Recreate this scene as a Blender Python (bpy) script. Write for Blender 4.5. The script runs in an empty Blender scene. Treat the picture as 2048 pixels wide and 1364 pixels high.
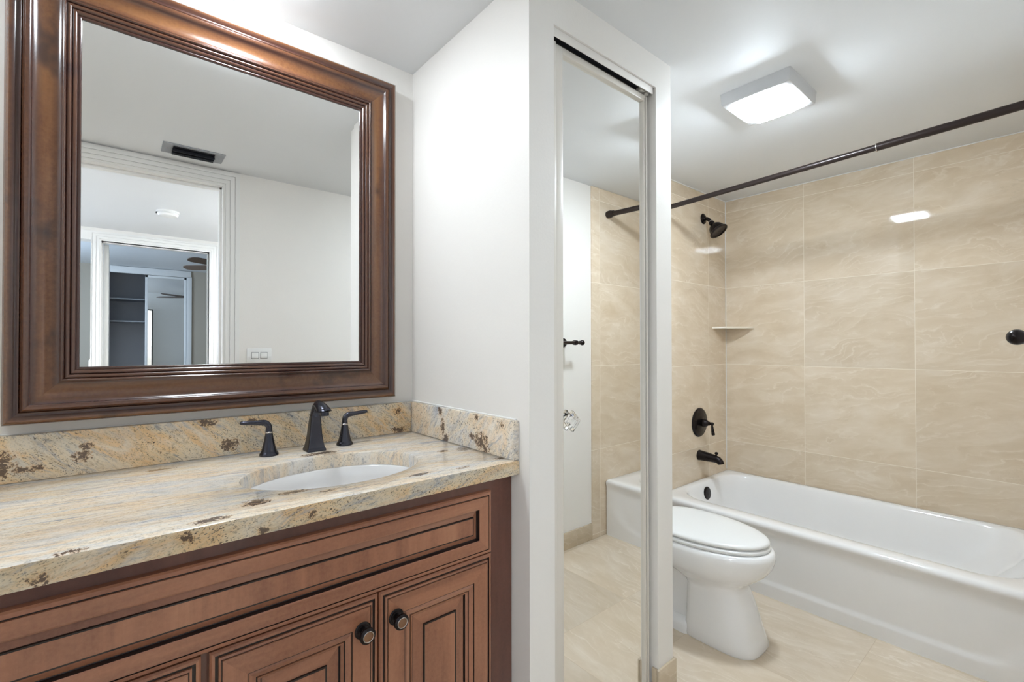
import bpy, bmesh, math, random
from mathutils import Vector, Matrix
random.seed(4)
SC = bpy.context.scene
COL = SC.collection

# ---------------------------------------------------------------- camera
CAM = Vector((0.0, 0.0, 1.167))
yaw, pitch, roll, FPX = 0.6989, 0.0094, -0.0011, 940.6
fwd = Vector((math.sin(yaw)*math.cos(pitch), math.cos(yaw)*math.cos(pitch), math.sin(pitch)))
rgt = Vector((math.cos(yaw), -math.sin(yaw), 0.0))
upv = rgt.cross(fwd)
r2 = math.cos(roll)*rgt + math.sin(roll)*upv
u2 = -math.sin(roll)*rgt + math.cos(roll)*upv
cd = bpy.data.cameras.new('camera')
cam = bpy.data.objects.new('camera', cd)
COL.objects.link(cam)
cd.sensor_fit = 'HORIZONTAL'
cd.sensor_width = 36.0
cd.lens = FPX/2048*36.0
cd.clip_start = 0.01
cam.matrix_world = Matrix(((r2.x, u2.x, -fwd.x, CAM.x), (r2.y, u2.y, -fwd.y, CAM.y), (r2.z, u2.z, -fwd.z, CAM.z), (0, 0, 0, 1)))
SC.camera = cam

# ---------------------------------------------------------------- world, exposure, real and added lamps
SC.view_settings.view_transform = 'Standard'
SC.view_settings.look = 'None'
SC.view_settings.exposure = 1.70
SC.view_settings.gamma = 1.0
SC.view_settings.use_curve_mapping = False
W = bpy.data.worlds.new('world'); SC.world = W
W.use_nodes = True
W.node_tree.nodes['Background'].inputs[0].default_value = (0.55, 0.70, 1.0, 1)
W.node_tree.nodes['Background'].inputs[1].default_value = 0.6
LAMP_COL = (0.85, 0.925, 1.0, 1)
TUB_LAMP = 46.0      # glowing diffuser over the toilet and tub
VANITY_LAMP = 37.0   # glowing lens of the round recessed light over the sink
HALL_FILL_LAMP = 62.0     # added fill lights, unseen in the hall behind the camera

def area(name, loc, rot, size, power, col):
    l = bpy.data.lights.new(name, 'AREA'); l.energy = power; l.color = col
    l.shape = 'RECTANGLE'; l.size, l.size_y = size
    o = bpy.data.objects.new(name, l); COL.objects.link(o)
    o.location = loc; o.rotation_euler = rot
    return o
# daylight from the bedroom window (side wall of the bedroom, not in view)
area('bedroom_window_light', (-2.05, -4.3, 1.5), (0, math.radians(-90), 0), (1.3, 1.8), 30.0, (0.58, 0.76, 1.0))

# ---------------------------------------------------------------- material helpers
def S(r, g, b):
    f = lambda c: (c/255/12.92) if c/255 <= 0.04045 else ((c/255+0.055)/1.055)**2.4
    return (f(r), f(g), f(b), 1.0)

class NT:
    def __init__(s, name):
        s.m = bpy.data.materials.new(name); s.m.use_nodes = True
        s.t = s.m.node_tree; s.t.nodes.clear()
        s.out = s.t.nodes.new('ShaderNodeOutputMaterial')
        s.b = s.t.nodes.new('ShaderNodeBsdfPrincipled')
        s.t.links.new(s.b.outputs[0], s.out.inputs[0])
    def n(s, typ, **kw):
        nd = s.t.nodes.new(typ)
        for k, v in kw.items():
            setattr(nd, k, v)
        return nd
    def L(s, a, b): s.t.links.new(a, b)
    def put(s, inp, v):
        if hasattr(v, 'is_linked') or isinstance(v, bpy.types.NodeSocket): s.L(v, inp)
        else: inp.default_value = v
    def math(s, op, a, b=None, c=None, clamp=False):
        nd = s.n('ShaderNodeMath', operation=op, use_clamp=clamp)
        s.put(nd.inputs[0], a)
        if b is not None: s.put(nd.inputs[1], b)
        if c is not None: s.put(nd.inputs[2], c)
        return nd.outputs[0]
    def pos(s):
        return s.n('ShaderNodeNewGeometry').outputs['Position']
    def obj(s):
        return s.n('ShaderNodeTexCoord').outputs['Object']
    def mapping(s, vec, scale=(1, 1, 1), rot=(0, 0, 0), loc=(0, 0, 0)):
        if any(rot) and tuple(scale) != (1, 1, 1):      # turn first, then stretch
            vec = s.mapping(vec, (1, 1, 1), rot); rot = (0, 0, 0)
        nd = s.n('ShaderNodeMapping')
        s.L(vec, nd.inputs[0])
        nd.inputs['Scale'].default_value = scale; nd.inputs['Rotation'].default_value = rot; nd.inputs['Location'].default_value = loc
        return nd.outputs[0]
    def noise(s, vec, scale, detail=4, rough=0.5, dist=0.0):
        nd = s.n('ShaderNodeTexNoise')
        s.L(vec, nd.inputs['Vector'])
        nd.inputs['Scale'].default_value = scale; nd.inputs['Detail'].default_value = detail
        nd.inputs['Roughness'].default_value = rough; nd.inputs['Distortion'].default_value = dist
        return nd.outputs['Fac']
    def ramp(s, fac, stops, interp='LINEAR'):
        nd = s.n('ShaderNodeValToRGB'); cr = nd.color_ramp; cr.interpolation = interp
        while len(cr.elements) < len(stops): cr.elements.new(0.5)
        for e, (p, c) in zip(cr.elements, stops):
            e.position = p; e.color = c if len(c) == 4 else (*c, 1)
        s.L(fac, nd.inputs[0])
        return nd.outputs[0]
    def mix(s, fac, a, b):
        nd = s.n('ShaderNodeMix', data_type='RGBA')
        s.put(nd.inputs[0], fac); s.put(nd.inputs[6], a); s.put(nd.inputs[7], b)
        return nd.outputs[2]
    def bump(s, h, strength=0.1, dist=0.001):
        nd = s.n('ShaderNodeBump'); nd.inputs['Strength'].default_value = strength; nd.inputs['Distance'].default_value = dist
        s.L(h, nd.inputs['Height']); s.L(nd.outputs[0], s.b.inputs['Normal'])
    def set(s, **kw):
        names = dict(col='Base Color', rough='Roughness', metal='Metallic', coat='Coat Weight', crough='Coat Roughness', spec='Specular IOR Level', trans='Transmission Weight', ior='IOR', emit='Emission Color', estr='Emission Strength')
        for k, v in kw.items(): s.put(s.b.inputs[names[k]], v)
        return s
bw = lambda v: (v, v, v, 1)

def plain(name, col, rough=0.5, metal=0.0, coat=0.0, bumpy=0.0, bscale=60, var=0.04):
    N = NT(name); p = N.pos()
    nz = N.noise(p, 3.0, 3)
    c = N.mix(nz, tuple(x*(1-var) for x in col[:3])+(1,), tuple(min(1, x*(1+var)) for x in col[:3])+(1,))
    N.set(col=c, rough=rough, metal=metal, coat=coat)
    if bumpy: N.bump(N.noise(p, bscale, 3), bumpy, 0.002)
    return N.m

M = {}
M['wall'] = plain('painted_wall', S(240, 237, 232), 0.45, bumpy=0.12, bscale=140, var=0.01)
M['ceiling'] = plain('painted_ceiling', S(230, 232, 234), 0.55, bumpy=0.08, bscale=90, var=0.01)
M['trim'] = plain('white_trim_paint', S(238, 237, 234), 0.3, var=0.01)
M['enamel'] = plain('white_tub_enamel', S(248, 247, 246), 0.13, coat=0.5, var=0.005)
M['porcelain'] = plain('white_porcelain', S(248, 248, 248), 0.07, coat=0.6, var=0.005)
M['plastic'] = plain('white_plastic', S(240, 240, 238), 0.28, var=0.005)
M['basin'] = plain('basin_porcelain', S(236, 235, 234), 0.06, coat=0.6, var=0.005)
M['doorframe'] = plain('almond_metal_frame', S(226, 221, 212), 0.35, var=0.01)
M['steel'] = plain('grey_register_metal', S(160, 163, 168), 0.4, metal=0.5, var=0.03)
M['dark'] = plain('dark_gap', S(52, 53, 60), 0.7, var=0.1)
M['track'] = plain('dusty_track_metal', S(120, 112, 102), 0.55, metal=0.4, var=0.25)
M['bronze_rim'] = plain('worn_bronze_edge', S(150, 118, 96), 0.3, metal=0.9, var=0.1)
M['nickel'] = plain('worn_ring_metal', S(190, 186, 182), 0.25, metal=0.9, var=0.05)
M['rod'] = plain('bronze_rod_paint', S(42, 32, 30), 0.3, metal=0.35, var=0.1)
M['wall_tan'] = plain('tan_bedroom_paint', S(186, 176, 160), 0.6, var=0.02)
M['closet_dark'] = plain('closet_interior_paint', S(206, 206, 210), 0.7, var=0.03)
M['fan_blade'] = plain('brown_fan_blade', S(110, 92, 78), 0.5, var=0.1)
M['carpet'] = plain('beige_carpet', S(170, 160, 146), 0.95, bumpy=0.5, bscale=400, var=0.05)
M['shelf'] = plain('cream_shelf_stone', S(240, 229, 212), 0.25, var=0.02)
M['housing'] = plain('painted_lamp_housing', S(204, 205, 207), 0.4, var=0.02)
M['slot'] = plain('switch_gap_shadow', S(150, 150, 150), 0.5, var=0.01)

def bronze(name, a, b, r0, r1, metal):
    N = NT(name); p = N.obj()
    nz = N.noise(p, 40, 4)
    N.set(col=N.mix(nz, a, b), rough=N.ramp(nz, [(0, bw(r0)), (1, bw(r1))]), metal=metal, spec=0.5)
    return N.m
M['bronze'] = bronze('oil_rubbed_bronze', S(30, 27, 29), S(50, 43, 43), 0.2, 0.32, 0.75)
M['bronze_faucet'] = bronze('brushed_dark_bronze', S(58, 60, 70), S(82, 82, 90), 0.22, 0.30, 0.9)

def mirror(name, tint=0.93):
    N = NT(name); p = N.pos()
    nz = N.noise(p, 2, 2)
    N.set(col=N.mix(nz, (tint, tint*1.005, tint*0.995, 1), (tint*0.99, tint, tint*0.99, 1)), rough=0.0, metal=1.0)
    return N.m
M['mirror'] = mirror('mirror_silver', 0.94)

def glass():
    N = NT('clear_acrylic'); N.set(col=(1, 1, 1, 1), rough=0.02, trans=1.0, ior=1.49)
    return N.m
M['acrylic'] = glass()

def lampglass(name, strength, col=LAMP_COL):
    N = NT(name); p = N.obj()
    nz = N.noise(p, 9, 2)
    e = N.ramp(nz, [(0.3, bw(0.96)), (0.7, bw(1.0))])
    mu = N.n('ShaderNodeMix', data_type='RGBA', blend_type='MULTIPLY'); mu.inputs[0].default_value = 1.0
    N.L(e, mu.inputs[6]); mu.inputs[7].default_value = col
    N.set(col=(0.9, 0.9, 0.9, 1), rough=0.3, emit=mu.outputs[2], estr=strength)
    return N.m
M['lamp_tub'] = lampglass('lit_diffuser_tub', TUB_LAMP, (0.80, 0.905, 1.0, 1))
M['lamp_vanity'] = lampglass('lit_diffuser_vanity', VANITY_LAMP)
M['lamp_vanity_fill'] = lampglass('lit_lens_fill', VANITY_LAMP*0.6)
M['lamp_hall_fill'] = lampglass('lit_diffuser_hall_fill', HALL_FILL_LAMP)

TS = 0.5070
def tile(name, ha, h0, va, v0, c_lo, c_mid, c_hi, grout, rough=0.045, stretch=(1.5, 3.6), gw=0.0011):
    """polished veined stone tiles: square grid laid on world axes ha (across) and va (up)"""
    N = NT(name)
    sp = N.n('ShaderNodeSeparateXYZ'); N.L(N.pos(), sp.inputs[0])
    ax = dict(x=0, y=1, z=2)
    H, V = sp.outputs[ax[ha]], sp.outputs[ax[va]]
    h = N.math('DIVIDE', N.math('SUBTRACT', H, h0), TS)
    v = N.math('DIVIDE', N.math('SUBTRACT', V, v0), TS)
    fh, fv = N.math('FRACT', h), N.math('FRACT', v)
    ih, iv = N.math('FLOOR', h), N.math('FLOOR', v)
    dh = N.math('SUBTRACT', 0.5, N.math('ABSOLUTE', N.math('SUBTRACT', fh, 0.5)))
    dv = N.math('SUBTRACT', 0.5, N.math('ABSOLUTE', N.math('SUBTRACT', fv, 0.5)))
    d = N.math('MULTIPLY', N.math('MINIMUM', dh, dv), TS)
    g = N.n('ShaderNodeMapRange', clamp=True); N.L(d, g.inputs[0])
    g.inputs[1].default_value = gw*0.8; g.inputs[2].default_value = gw*1.5; g.inputs[3].default_value = 1; g.inputs[4].default_value = 0
    gm = g.outputs[0]
    wn = N.n('ShaderNodeTexWhiteNoise', noise_dimensions='2D')
    cid = N.n('ShaderNodeCombineXYZ'); N.L(ih, cid.inputs[0]); N.L(iv, cid.inputs[1]); N.L(cid.outputs[0], wn.inputs['Vector'])
    pv = N.n('ShaderNodeCombineXYZ'); N.L(H, pv.inputs[0]); N.L(V, pv.inputs[1])
    off = N.n('ShaderNodeVectorMath', operation='MULTIPLY_ADD')
    N.L(wn.outputs['Color'], off.inputs[0]); off.inputs[1].default_value = (9, 9, 9); N.L(pv.outputs[0], off.inputs[2])
    q = off.outputs[0]
    m1 = N.mapping(q, (stretch[0], stretch[1], 1), (0, 0, 0.16))
    n1 = N.noise(N.mapping(q, (1.6, 2.6, 1)), 1.5, 4, 0.5, 0.3)
    n2 = N.noise(m1, 3.2, 6, 0.6, 0.5)
    n3 = N.noise(N.mapping(q, (5, 40, 5), (0, 0, 0.14)), 1.6, 5, 0.6, 0.4)
    base = N.ramp(n2, [(0.22, c_lo), (0.5, c_mid), (0.80, c_hi)])
    base = N.mix(N.math('MULTIPLY', n3, 0.30), base, c_lo)
    sq = N.n('ShaderNodeSeparateXYZ'); N.L(N.mapping(q, (1, 1, 1), (0, 0, 0.14)), sq.inputs[0])
    def lines(freq, amp, stops):
        ph = N.math('ADD', N.math('MULTIPLY', sq.outputs[1], freq), N.math('MULTIPLY', n1, amp))
        ph = N.math('ADD', ph, N.math('MULTIPLY', n2, amp*0.22))
        return N.ramp(N.math('FRACT', ph), stops)
    # thin pale wavy veins, broken up by a slow noise
    vein = lines(22.0, 9.0, [(0.0, bw(0)), (0.30, bw(0.0)), (0.48, bw(1)), (0.54, bw(0.2)), (0.9, bw(0))])
    fade = N.ramp(N.noise(N.mapping(q, (2.2, 4.5, 1)), 2.2, 3), [(0.42, bw(0.0)), (0.64, bw(0.75))])
    base = N.mix(N.math('MULTIPLY', vein, fade), base, c_hi)
    vein2 = lines(31.0, 14.0, [(0.0, bw(0)), (0.40, bw(0.0)), (0.5, bw(0.7)), (0.6, bw(0))])
    fade2 = N.ramp(N.noise(N.mapping(q, (2.0, 5.5, 1), (0, 0, 0), (3, 1, 0)), 2.0, 3), [(0.48, bw(0.0)), (0.66, bw(0.8))])
    base = N.mix(N.math('MULTIPLY', vein2, fade2), base, c_hi)
    crack = N.ramp(N.math('FRACT', N.math('MULTIPLY', n2, 3.0)), [(0.48, bw(0)), (0.5, bw(0.6)), (0.52, bw(0))])
    cf = N.ramp(N.noise(q, 2.2, 2), [(0.54, bw(0)), (0.72, bw(0.8))])
    base = N.mix(N.math('MULTIPLY', crack, cf), base, tuple(x*0.8 for x in c_lo[:3])+(1,))
    tone = N.math('ADD', N.math('MULTIPLY', wn.outputs['Value'], 0.10), 0.94)
    mu = N.n('ShaderNodeMix', data_type='RGBA', blend_type='MULTIPLY'); mu.inputs[0].default_value = 1.0
    N.L(base, mu.inputs[6])
    tc = N.n('ShaderNodeCombineColor'); [N.L(tone, tc.inputs[i]) for i in range(3)]; N.L(tc.outputs[0], mu.inputs[7])
    col = N.mix(gm, mu.outputs[2], grout)
    N.set(col=col, rough=N.math('ADD', rough, N.math('MULTIPLY', gm, 0.5)))
    N.bump(N.math('MULTIPLY', gm, -1.0), 0.25, 0.0008)
    return N.m
TL, TM, TH, TG = S(212, 192, 164), S(226, 209, 185), S(239, 226, 208), S(240, 229, 212)
M['tile_b'] = tile('wall_tile_long', 'y', 0.5167, 'z', 0.5340, TL, TM, TH, TG)
M['tile_f'] = tile('wall_tile_end', 'x', 2.902-TS*4, 'z', 0.5340, TL, TM, TH, TG)
M['tile_o'] = tile('wall_tile_head', 'x', 2.268-TS*4, 'z', 0.5340, TL, TM, TH, TG)
FL, FM, FH, FG = S(210, 192, 166), S(222, 206, 184), S(236, 224, 207), S(200, 181, 156)
M['tile_floor'] = tile('floor_tile', 'y', 0.507-TS*10, 'x', 1.800-TS*8, FL, FM, FH, FG, rough=0.2)
M['tile_base'] = tile('base_tile', 'x', 5.1, 'z', 5.1, S(192, 173, 146), S(206, 189, 164), S(222, 208, 187), TG, rough=0.2, gw=0.0)

def granite(name, ang, blot, plane, pal, fleck):
    """cream granite with peach and blue-grey flow, fine specks and dark brown blotches (list of (a, b, ra, rb) in the plane's axes)"""
    N = NT(name); p = N.pos()
    rot = {'xy': (0, 0, ang), 'xz': (0, ang, 0), 'yz': (ang, 0, 0)}[plane]
    st = {'xy': (1.0, 3.6, 1.0), 'xz': (1.0, 1.0, 2.7), 'yz': (1.0, 1.0, 2.0)}[plane]
    m = N.mapping(p, st, rot)
    flow = N.noise(m, 5.5, 6, 0.62, 0.8)
    fine = N.noise(m, 34, 6, 0.72, 0.6)
    cloud = N.noise(m, 9, 4, 0.6, 1.0)
    sm = {'xy': (1, 2.4, 1), 'xz': (1.0, 1, 1.6), 'yz': (1, 1.0, 1.4)}[plane]
    sv = N.mapping(p, sm, rot)
    col = N.ramp(flow, [(0.28, pal[0]), (0.40, pal[1]), (0.50, pal[2]), (0.60, pal[3]), (0.72, pal[4])])
    col = N.mix(N.ramp(cloud, [(0.52, bw(0)), (0.68, bw(0.7))]), col, pal[5])
    col = N.mix(N.ramp(fine, [(0.52, bw(0)), (0.62, bw(0.55))]), col, pal[6])
    col = N.mix(N.math('MULTIPLY', N.ramp(fine, [(0.33, bw(1)), (0.41, bw(0))]), N.ramp(flow, [(0.36, bw(1)), (0.58, bw(0.2))])), col, S(128, 132, 140))
    # long thin grey-blue mineral streaks following the flow
    ls = {'xy': (3.0, 44.0, 3.0), 'xz': (4.0, 4.0, 26.0), 'yz': (4.0, 4.0, 22.0)}[plane]
    wob0 = N.n('ShaderNodeVectorMath', operation='MULTIPLY_ADD')
    n0 = N.n('ShaderNodeTexNoise'); N.L(p, n0.inputs['Vector']); n0.inputs['Scale'].default_value = 7.0
    N.L(n0.outputs['Color'], wob0.inputs[0]); wob0.inputs[1].default_value = (0.06, 0.06, 0.06); N.L(p, wob0.inputs[2])
    stq = N.noise(N.mapping(wob0.outputs[0], ls, rot), 3.0, 6, 0.68)
    gate0 = N.ramp(N.noise(N.mapping(p, (1.6, 4, 4), rot), 2.6, 3), [(0.40, bw(0.1)), (0.60, bw(0.85))])
    col = N.mix(N.math('MULTIPLY', N.ramp(stq, [(0.52, bw(0)), (0.62, bw(0.8))]), gate0), col, S(150, 156, 168))
    col = N.mix(N.ramp(stq, [(0.28, bw(0.8)), (0.38, bw(0))]), col, S(188, 158, 124))
    sn = N.ramp(N.noise(sv, 120, 4, 0.8), [(0.56, bw(0)), (0.61, bw(0.85))])
    # crisp dark flecks, thicker in some drifts than in others
    drift = N.ramp(cloud, [(0.36, bw(1.0)), (0.64, bw(0.25))])
    wv = N.n('ShaderNodeVectorMath', operation='MULTIPLY_ADD')
    nn = N.n('ShaderNodeTexNoise'); N.L(p, nn.inputs['Vector']); nn.inputs['Scale'].default_value = 160.0
    N.L(nn.outputs['Color'], wv.inputs[0]); wv.inputs[1].default_value = (0.006, 0.006, 0.006); N.L(sv, wv.inputs[2])
    col = N.mix(N.math('MULTIPLY', sn, N.math('MULTIPLY', drift, fleck)), col, S(100, 92, 88))
    for sc, lim, r0, r1, c_ in ((230.0, 0.42, 0.22, 0.38, S(84, 76, 72)), (105.0, 0.74, 0.16, 0.32, S(62, 48, 42))):
        vo = N.n('ShaderNodeTexVoronoi'); N.L(wv.outputs[0], vo.inputs['Vector']); vo.inputs['Scale'].default_value = sc
        sc_ = N.n('ShaderNodeSeparateColor'); N.L(vo.outputs['Color'], sc_.inputs[0])
        on = N.math('GREATER_THAN', sc_.outputs[0], lim)
        dot = N.ramp(vo.outputs['Distance'], [(r0, bw(1)), (r1, bw(0))])
        col = N.mix(N.math('MULTIPLY', N.math('MULTIPLY', on, dot), N.math('MULTIPLY', drift, fleck)), col, c_)
    # dark mineral blotches
    wob = N.noise(p, 42, 4, 0.7); wob2 = N.noise(p, 170, 3, 0.7)
    sx = N.n('ShaderNodeSeparateXYZ'); N.L(p, sx.inputs[0])
    ix = dict(xy=(0, 1), xz=(0, 2), yz=(1, 2))[plane]
    tot = None
    for a, b, ra, rb in blot:
        da = N.math('DIVIDE', N.math('SUBTRACT', sx.outputs[ix[0]], a), ra)
        db = N.math('DIVIDE', N.math('SUBTRACT', sx.outputs[ix[1]], b), rb)
        r = N.math('SUBTRACT', 1.0, N.math('SQRT', N.math('ADD', N.math('MULTIPLY', da, da), N.math('MULTIPLY', db, db))))
        tot = r if tot is None else N.math('MAXIMUM', tot, r)
    e = N.math('ADD', tot, N.math('MULTIPLY', N.math('SUBTRACT', N.math('ADD', wob, N.math('MULTIPLY', wob2, 1.1)), 1.08), 3.6))
    bm_ = N.ramp(e, [(0.10, bw(0)), (0.40, bw(0.85))])
    gate = N.ramp(N.math('ADD', tot, N.math('MULTIPLY', N.math('SUBTRACT', wob2, 0.5), 0.8)), [(-0.0, bw(0)), (0.1, bw(1))])
    halo = N.ramp(N.math('ADD', e, 0.35), [(0.05, bw(0)), (0.4, bw(0.5))])
    col = N.mix(N.math('MULTIPLY', halo, gate), col, S(206, 162, 112))
    col = N.mix(N.math('MULTIPLY', bm_, gate), col, S(64, 48, 44))
    N.set(col=col, rough=0.14, coat=0.3)
    return N.m
PAL_TOP = (S(176, 184, 196), S(226, 222, 216), S(240, 226, 204), S(240, 216, 184), S(222, 212, 200), S(242, 236, 226), S(206, 192, 172))
PAL_SIDE = (S(166, 164, 162), S(214, 204, 186), S(226, 206, 172), S(230, 194, 146), S(206, 190, 166), S(228, 218, 200), S(190, 170, 140))
M['granite_edge'] = granite('granite_slab_edge', 0.25, [(0.285, 0.848, .010, .008), (0.09, 0.855, .010, .012), (0.20, 0.838, .011, .008), (-0.08, 0.842, .014, .010)], 'xz', PAL_SIDE, 0.95)
M['granite_top'] = granite('granite_slab_top', 0.10, [(0.202, 0.999, .030, .020), (0.083, 1.412, .030, .012), (0.124, 0.948, .035, .014), (0.281, 1.021, .034, .012), (0.535, 0.971, .03, .010), (0.430, 1.336, .055, .018), (0.764, 1.127, .024, .024), (0.706, 1.143, .02, .012), (0.648, 0.957, .022, .010), (0.772, 0.972, .02, .012), (0.34, 0.985, .022, .008), (-0.05, 0.935, .02, .01)], 'xy', PAL_TOP, 0.5)
M['granite_splash'] = granite('granite_slab_splash', -0.72, [(0.240, 0.899, .026, .020), (0.188, 0.965, .024, .013), (0.291, 0.957, .014, .010), (-0.060, 0.912, .020, .015), (-0.052, 0.934, .015, .009), (-0.190, 0.912, .028, .034), (0.732, 0.945, .016, .014), (0.735, 0.880, .03, .014), (-0.149, 0.897, .03, .008)], 'xz', PAL_SIDE, 1.0)
M['granite_side'] = granite('granite_slab_side', 0.9, [(1.288, 0.960, .014, .020), (1.272, 0.910, .013, .034), (1.255, 0.878, .020, .018), (1.067, 0.898, .034, .028), (1.045, 0.880, .018, .016), (1.113, 0.906, .016, .010), (1.091, 0.964, .012, .010), (0.975, 0.958, .010, .010)], 'yz', PAL_TOP, 0.9)

def wood(name, axis, c0, c1, c2, rough=0.3, coat=0.25, scale=1.0, patch=None, burn=None):
    """stained maple; fibres run along axis"""
    N = NT(name); p = N.pos()
    big = {'x': (1.0, 9, 9), 'z': (9, 9, 1.0)}[axis]
    fin = {'x': (6, 130, 130), 'z': (130, 130, 6)}[axis]
    a = N.noise(N.mapping(p, tuple(s*scale for s in big)), 1.7, 5, 0.6, 0.5)
    f = N.noise(N.mapping(p, tuple(s*scale for s in fin)), 2.0, 3, 0.6)
    c = N.ramp(a, [(0.3, c0), (0.52, c1), (0.75, c2)])
    c = N.mix(N.math('MULTIPLY', f, 0.35), c, c0)
    mot = N.ramp(N.noise(p, 130, 3, 0.7), [(0.35, bw(0.0)), (0.65, bw(0.22))])
    c = N.mix(mot, c, c2)
    if patch:
        pn = N.ramp(N.noise(p, 7.0, 3, 0.6), [(0.57, bw(0)), (0.70, bw(0.8))])
        c = N.mix(pn, c, patch)
    if burn:
        at = N.n('ShaderNodeAttribute', attribute_name='burnish')
        c = N.mix(N.math('MULTIPLY', at.outputs['Fac'], N.math('ADD', 0.72, N.math('MULTIPLY', f, 0.4)), clamp=True), c, burn)
    N.set(col=c, rough=rough, coat=coat, crough=0.2)
    N.bump(f, 0.05, 0.0005)
    return N.m
C0, C1, C2 = S(132, 84, 63), S(170, 115, 87), S(193, 139, 107)
M['wood_v'] = wood('cabinet_wood_upright', 'z', C0, C1, C2)
M['wood_h'] = wood('cabinet_wood_level', 'x', C0, C1, C2)
M['wood_stile'] = wood('cabinet_wood_face', 'z', S(90, 54, 43), S(110, 68, 54), S(130, 82, 66))
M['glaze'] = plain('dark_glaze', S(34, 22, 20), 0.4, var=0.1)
F0, F1, F2 = S(78, 46, 28), S(118, 76, 44), S(146, 100, 58)
M['frame_v'] = wood('mirror_frame_upright', 'z', F0, F1, F2, rough=0.22, coat=0.7, scale=0.8, patch=S(46, 32, 30), burn=S(58, 32, 30))
M['frame_h'] = wood('mirror_frame_level', 'x', F0, F1, F2, rough=0.22, coat=0.7, scale=0.8, patch=S(46, 32, 30), burn=S(58, 32, 30))
M['frame_bead'] = plain('mirror_frame_bead', S(82, 50, 44), 0.2, coat=0.8, var=0.25)

# ---------------------------------------------------------------- mesh helpers (all geometry given in room coordinates)
ORG = {}
def link(o, parent=None):
    COL.objects.link(o)
    if parent is not None: o.parent = parent
    return o
def thing(name, label, cat, loc, group=None):
    o = bpy.data.objects.new(name, None); link(o)
    o.empty_display_size = 0.05
    o.location = loc; ORG[o.name] = Vector(loc)
    o['label'] = label; o['category'] = cat
    if group: o['group'] = group
    return o
def tag(o, label, cat, group=None):
    o['label'] = label; o['category'] = cat
    if group: o['group'] = group
    return o

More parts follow.
